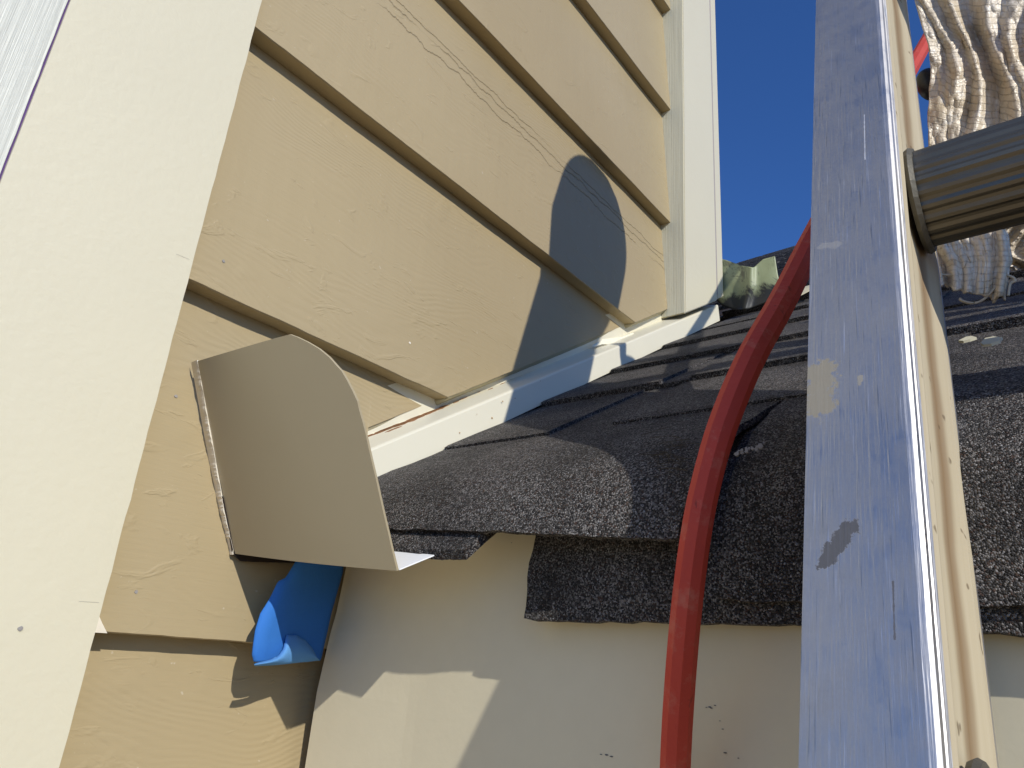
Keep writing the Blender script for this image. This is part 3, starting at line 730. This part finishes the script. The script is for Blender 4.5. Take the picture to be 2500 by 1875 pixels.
# ------------------------------------------------------------------ ladder
UH = np.array([.32, .018, 1.0]); UH /= np.linalg.norm(UH)
XH = np.array([1, 0, -.32]); XH = XH - UH * (XH @ UH); XH /= np.linalg.norm(XH); YH = np.cross(UH, XH)
RL = Matrix(((XH[0], YH[0], UH[0]), (XH[1], YH[1], UH[1]), (XH[2], YH[2], UH[2])))
LB = -8.2                        # length of ladder below the origin
org = np.array([.533, 0, 0])
foot = org + UH * LB
lad = empty('ladder', tuple(foot), 'scratched aluminium extension ladder leaning on the roof edge, its left rail filling the right side', 'ladder', rot=RL)
def lz(z): return z - LB         # height along the ladder in its own frame
TOPL = 2.02
def rail(side):
    s = side
    fy = lambda y: y if s > 0 else (-1.14 - (y - .09))      # mirror for the far rail
    P = [(0, .172), (0, .0985), (.0010, .0945), (.0035, .0920), (.0075, .0910), (.0105, .0925), (.0125, .0905), (.015, .0905), (.0170, .0893), (.0235, .0905)]
    Wb = [(.0235, .0905), (.034, .089), (.045, .0905), (.062, .0945), (.090, .097), (.128, .096), (.152, .092), (.170, .0885), (.188, .088)]
    Bk = [(.188, .088), (.196, .088), (.202, .090), (.2055, .096), (.2055, .172), (.1995, .172), (.1995, .104)]
    back = [(.184, .104), (.15, .104), (.03, .104), (.008, .106), (.008, .172)]
    def sweep(pts, name, mat, close=None):
        full = pts + (close or [])
        prof_ = [(a, fy(b), 0) for a, b in full]
        v, f = extr(prof_, (0, 0, 0), (0, 0, lz(TOPL)))
        return mesh(name, v, f, mat, lad, local=True)
    sweep(P, 'front_flange', M_ALU, [(.0235, .104), (.008, .104), (.008, .172)])
    sweep([(a, b) for a, b in Wb], 'web', M_WEB, [(.188, .1038), (.0237, .1038)])
    sweep([(.1882, .088)] + Bk[1:-1], 'rear_flange', M_ALU, [(.1995, .104), (.1882, .104)])
rail(1); rail(-1)
def rung(zc):
    n = 44; r = .0545; pr_ = []
    for k in range(n * 2):
        t = math.pi * k / n
        rr_ = r * (1 - .040 * (1 if (k // 2) % 2 == 0 else 0))
        x, z = math.cos(t) * rr_, math.sin(t) * rr_
        if z > .030: z = .030 + (z - .030) * .45
        pr_.append((.100 + x, 0, zc + z + .004))
    v, f = extr(pr_, (0, -1.138, 0), (0, .0885, 0))
    o = mesh('rung', v, f, M_RUNG, lad, local=True)
    # crimped collar where the rung meets the rail
    V, Fc2 = [], []; m_ = 40
    for i in range(m_):
        t = 2 * math.pi * i / m_; rad = .0555 * (1 + .010 * (i % 2))
        for j in range(6):
            a = 2 * math.pi * j / 6
            V.append((.100 + math.cos(t) * (rad + .0045 * math.cos(a)), .0865 + .005 * math.sin(a), zc + .002 + math.sin(t) * (rad + .0045 * math.cos(a))))
    for i in range(m_):
        for j in range(6): Fc2.append((i * 6 + j, i * 6 + (j + 1) % 6, ((i + 1) % m_) * 6 + (j + 1) % 6, ((i + 1) % m_) * 6 + j))
    mesh('rung_collar', V, Fc2, M_COLLAR, lad, local=True, smooth=False)
mr = MT('ribbed_rung_aluminium', rough=.5, metal=1.0)
mr.color(mr.mix(mr.noise(14, 4), (.125, .112, .085), (.23, .212, .17))); mr.normal(mr.bump(mr.noise(1, 3, src=mr.sc((200, 6, 200))), .0003, .6)); M_RUNG = mr.m
M_COLLAR = mat_plain('shade_dark_crimped_metal', (.13, .12, .095), .6, .3, .0008, 90, .4, metal=.6)  # collar colour darkened to carry the shading at the rung's end
k = 0
for k in range(-13, 2): rung(lz(.570 + .64 * k))
def decal(px, mat, name, x=None):
    pts = []
    n_ = np.array(XH); d_ = n_ @ org - .0009
    pts = [on(a, b, n_, d_) for a, b in px]
    v, f = slab(pts, -n_, .0007); mesh(name, v, f, mat, lad)
# padded cover on the upper end of the left rail
def pad():
    V = []; Fc2 = []; nz_, na = 22, 28
    for i in range(nz_ + 1):
        t = i / nz_; z = 1.46 + .668 * t
        s = math.sqrt(max(0.02, 1 - max(0, (t - .60) / .40) ** 2.4)) * (.62 + .38 * min(1, t / .4))
        for j in range(na):
            a = 2 * math.pi * j / na; c_, s_ = math.cos(a), math.sin(a)
            ex = math.copysign(abs(c_) ** .7, c_); ey = math.copysign(abs(s_) ** .7, s_)
            V.append((.122 + .165 * ex * s + .004 * t, .140 + .115 * ey * s, lz(z)))
    for i in range(nz_):
        for j in range(na): Fc2.append((i * na + j, i * na + (j + 1) % na, (i + 1) * na + (j + 1) % na, (i + 1) * na + j))
    Fc2 += [tuple(range(na))[::-1], tuple(nz_ * na + j for j in range(na))]
    o = mesh('end_pad', V, Fc2, M_PAD, lad, local=True, smooth=True)
pad()

# ------------------------------------------------------------------ red hose
def at(u_, v_, dep): return RM @ np.array([(u_ - 1250) / F * dep, (v_ - 937.5) / F * dep, dep])
hp = [(1612, 2600, .74), (1640, 2150, .735), (1648, 1875, .73), (1658, 1690, .725), (1674, 1500, .725), (1696, 1322, .735), (1722, 1186, .75), (1764, 1040, .775), (1830, 882, .83), (1908, 740, .93), (1972, 612, 1.06), (2040, 480, 1.2),
      (2130, 320, 1.35), (2200, 210, 1.75), (2246, 130, 2.0), (2300, 30, 2.2), (2370, -120, 2.4), (2450, -200, 2.8)]
pp = smoothpath([at(a, b, d) for a, b, d in hp], 14)
v, f = tube(pp, [.0153 + .0033 * min(1, max(0, (k_ - 90) / 50)) for k_ in range(len(pp))], 9)
hs = mesh('hose', v, f, M_HOSE, base=tuple(pp[30])); tag(hs, 'faceted red rubber hose curving up over the roof edge left of the ladder', 'hose')

# ------------------------------------------------------------------ woven cloth hanging behind the ladder
def cloth(name, left, right, x0, label, seed, amp=.035, uvs=1.0, hem=0.0, nfold=5):
    """left / right: photo points down each side of the hanging cloth, met with the upright plane x = x0"""
    nv_, nu_ = 150, 110; n = len(left) - 1
    def fn(a, b):
        t = a * n; k = min(int(t), n - 1); u_ = t - k
        u_s = u_
        l = np.array(left[k]) * (1 - u_s) + np.array(left[k + 1]) * u_s; r = np.array(right[k]) * (1 - u_s) + np.array(right[k + 1]) * u_s
        p = l * (1 - b) + r * b
        if a > .93 and hem: p = p + np.array([0, hem * nz(b, a, seed, 9) * (a - .93) / .07])
        ph = nfold * b + .35 * nz(a, b, seed, 1.7) + .25 * a
        fold = abs(math.sin(math.pi * ph)) ** .8
        wv = .5 * nz(a * 2.2, b * 1.5, seed, 1)
        rg = lambda fb, fa, q: 1 - 2 * abs(nz(b * fb + wv * 2.2, a * fa + q, seed + q, 1))
        x = x0 - amp * .95 * rg(3.4, .6, 0) - amp * .16 * rg(9, 1.6, 3) - amp * .07 * rg(22, 9, 5) + .005 * nz(a * 17, b * 15, seed, 1) + .002 * nz(a * 40, b * 36, seed, 1)
        return onx(p[0], p[1], x)
    v, f = grid(fn, nv_, nu_)
    base = fn(1, .5)
    o = mesh(name, v, f, M_CLOTH, smooth=True, base=tuple(base))
    me = o.data; uvl = me.uv_layers.new(name='uv')
    w1 = nu_ + 1; H = abs(fn(0, .5)[2] - fn(1, .5)[2]); Wd = abs(fn(.3, 0)[1] - fn(.3, 1)[1]) * 1.5
    for lp in me.loops:
        i, j = divmod(lp.vertex_index, w1); uvl.data[lp.index].uv = (j / nu_ * Wd + .02 * nz(i * .05, j * .05, 0), i / nv_ * H + .014 * nz(i * .045, j * .07, 5))
    md = o.modifiers.new('thick', 'SOLIDIFY'); md.thickness = .0012
    tag(o, label, 'cloth'); return o
cloth('woven_cloth', [(2222, -150), (2232, 0), (2252, 70), (2266, 110), (2272, 170), (2268, 250), (2266, 330), (2268, 430), (2268, 560), (2290, 640), (2296, 700)],
      [(2620, -150), (2620, 0), (2620, 70), (2620, 150), (2620, 230), (2600, 330), (2560, 420), (2500, 500), (2456, 560), (2468, 640), (2452, 735)],
      1.33, 'frayed translucent beige woven plastic sack hanging in folds behind the ladder rung', 4, amp=.036, hem=26, nfold=4)
cloth('woven_cloth', [(2420, 500), (2440, 560), (2455, 620), (2470, 660)], [(2620, 440), (2620, 520), (2620, 580), (2620, 630)], 1.40,
      'smaller brown crumpled woven sack piece at the right edge under the rung', 9, amp=.03, hem=14, nfold=3)
TH = [[(2300, 672), (2322, 672), (2340, 680), (2353, 692), (2354, 702), (2345, 706), (2335, 704)], [(2432, 698), (2418, 715), (2400, 732), (2380, 740), (2360, 738), (2345, 732), (2346, 728)],
      [(2458, 672), (2474, 678), (2478, 686), (2468, 692), (2464, 705), (2462, 722)]]
LBL = ['short curled thread at the lower left corner of the woven sack', 'long bent fibre dangling from the bottom of the woven sack onto the shingles', 'thin kinked thread at the lower right corner of the woven sack']
for L, lb in zip(TH, LBL):
    pts = smoothpath([onx(a, b, 1.30) for a, b in L], 6); v, f = tube(pts, .0022, 5)
    o = mesh('thread', v, f, mat_plain('cloth_thread', (.55, .47, .34), .6), base=tuple(pts[0])); tag(o, lb, 'thread', 'loose threads of the sack')
# black rubber tip peeping out behind the cloth
V = []; Fc2 = []; c0 = onx(2268, 206, 1.40)
for i in range(13):
    for j in range(20):
        th_ = math.pi * i / 12; ph_ = 2 * math.pi * j / 20
        V.append((c0[0] + .03 * math.sin(th_) * math.cos(ph_), c0[1] + .023 * math.sin(th_) * math.sin(ph_) * (1 + .2 * math.cos(th_)), c0[2] + .034 * math.cos(th_)))
for i in range(12):
    for j in range(20): Fc2.append((i * 20 + j, i * 20 + (j + 1) % 20, (i + 1) * 20 + (j + 1) % 20, (i + 1) * 20 + j))
o = mesh('rubber_bumper', V, Fc2, M_BLACK, smooth=True, base=tuple(c0)); tag(o, 'black rounded rubber bumper peeping out left of the woven sack', 'bumper')
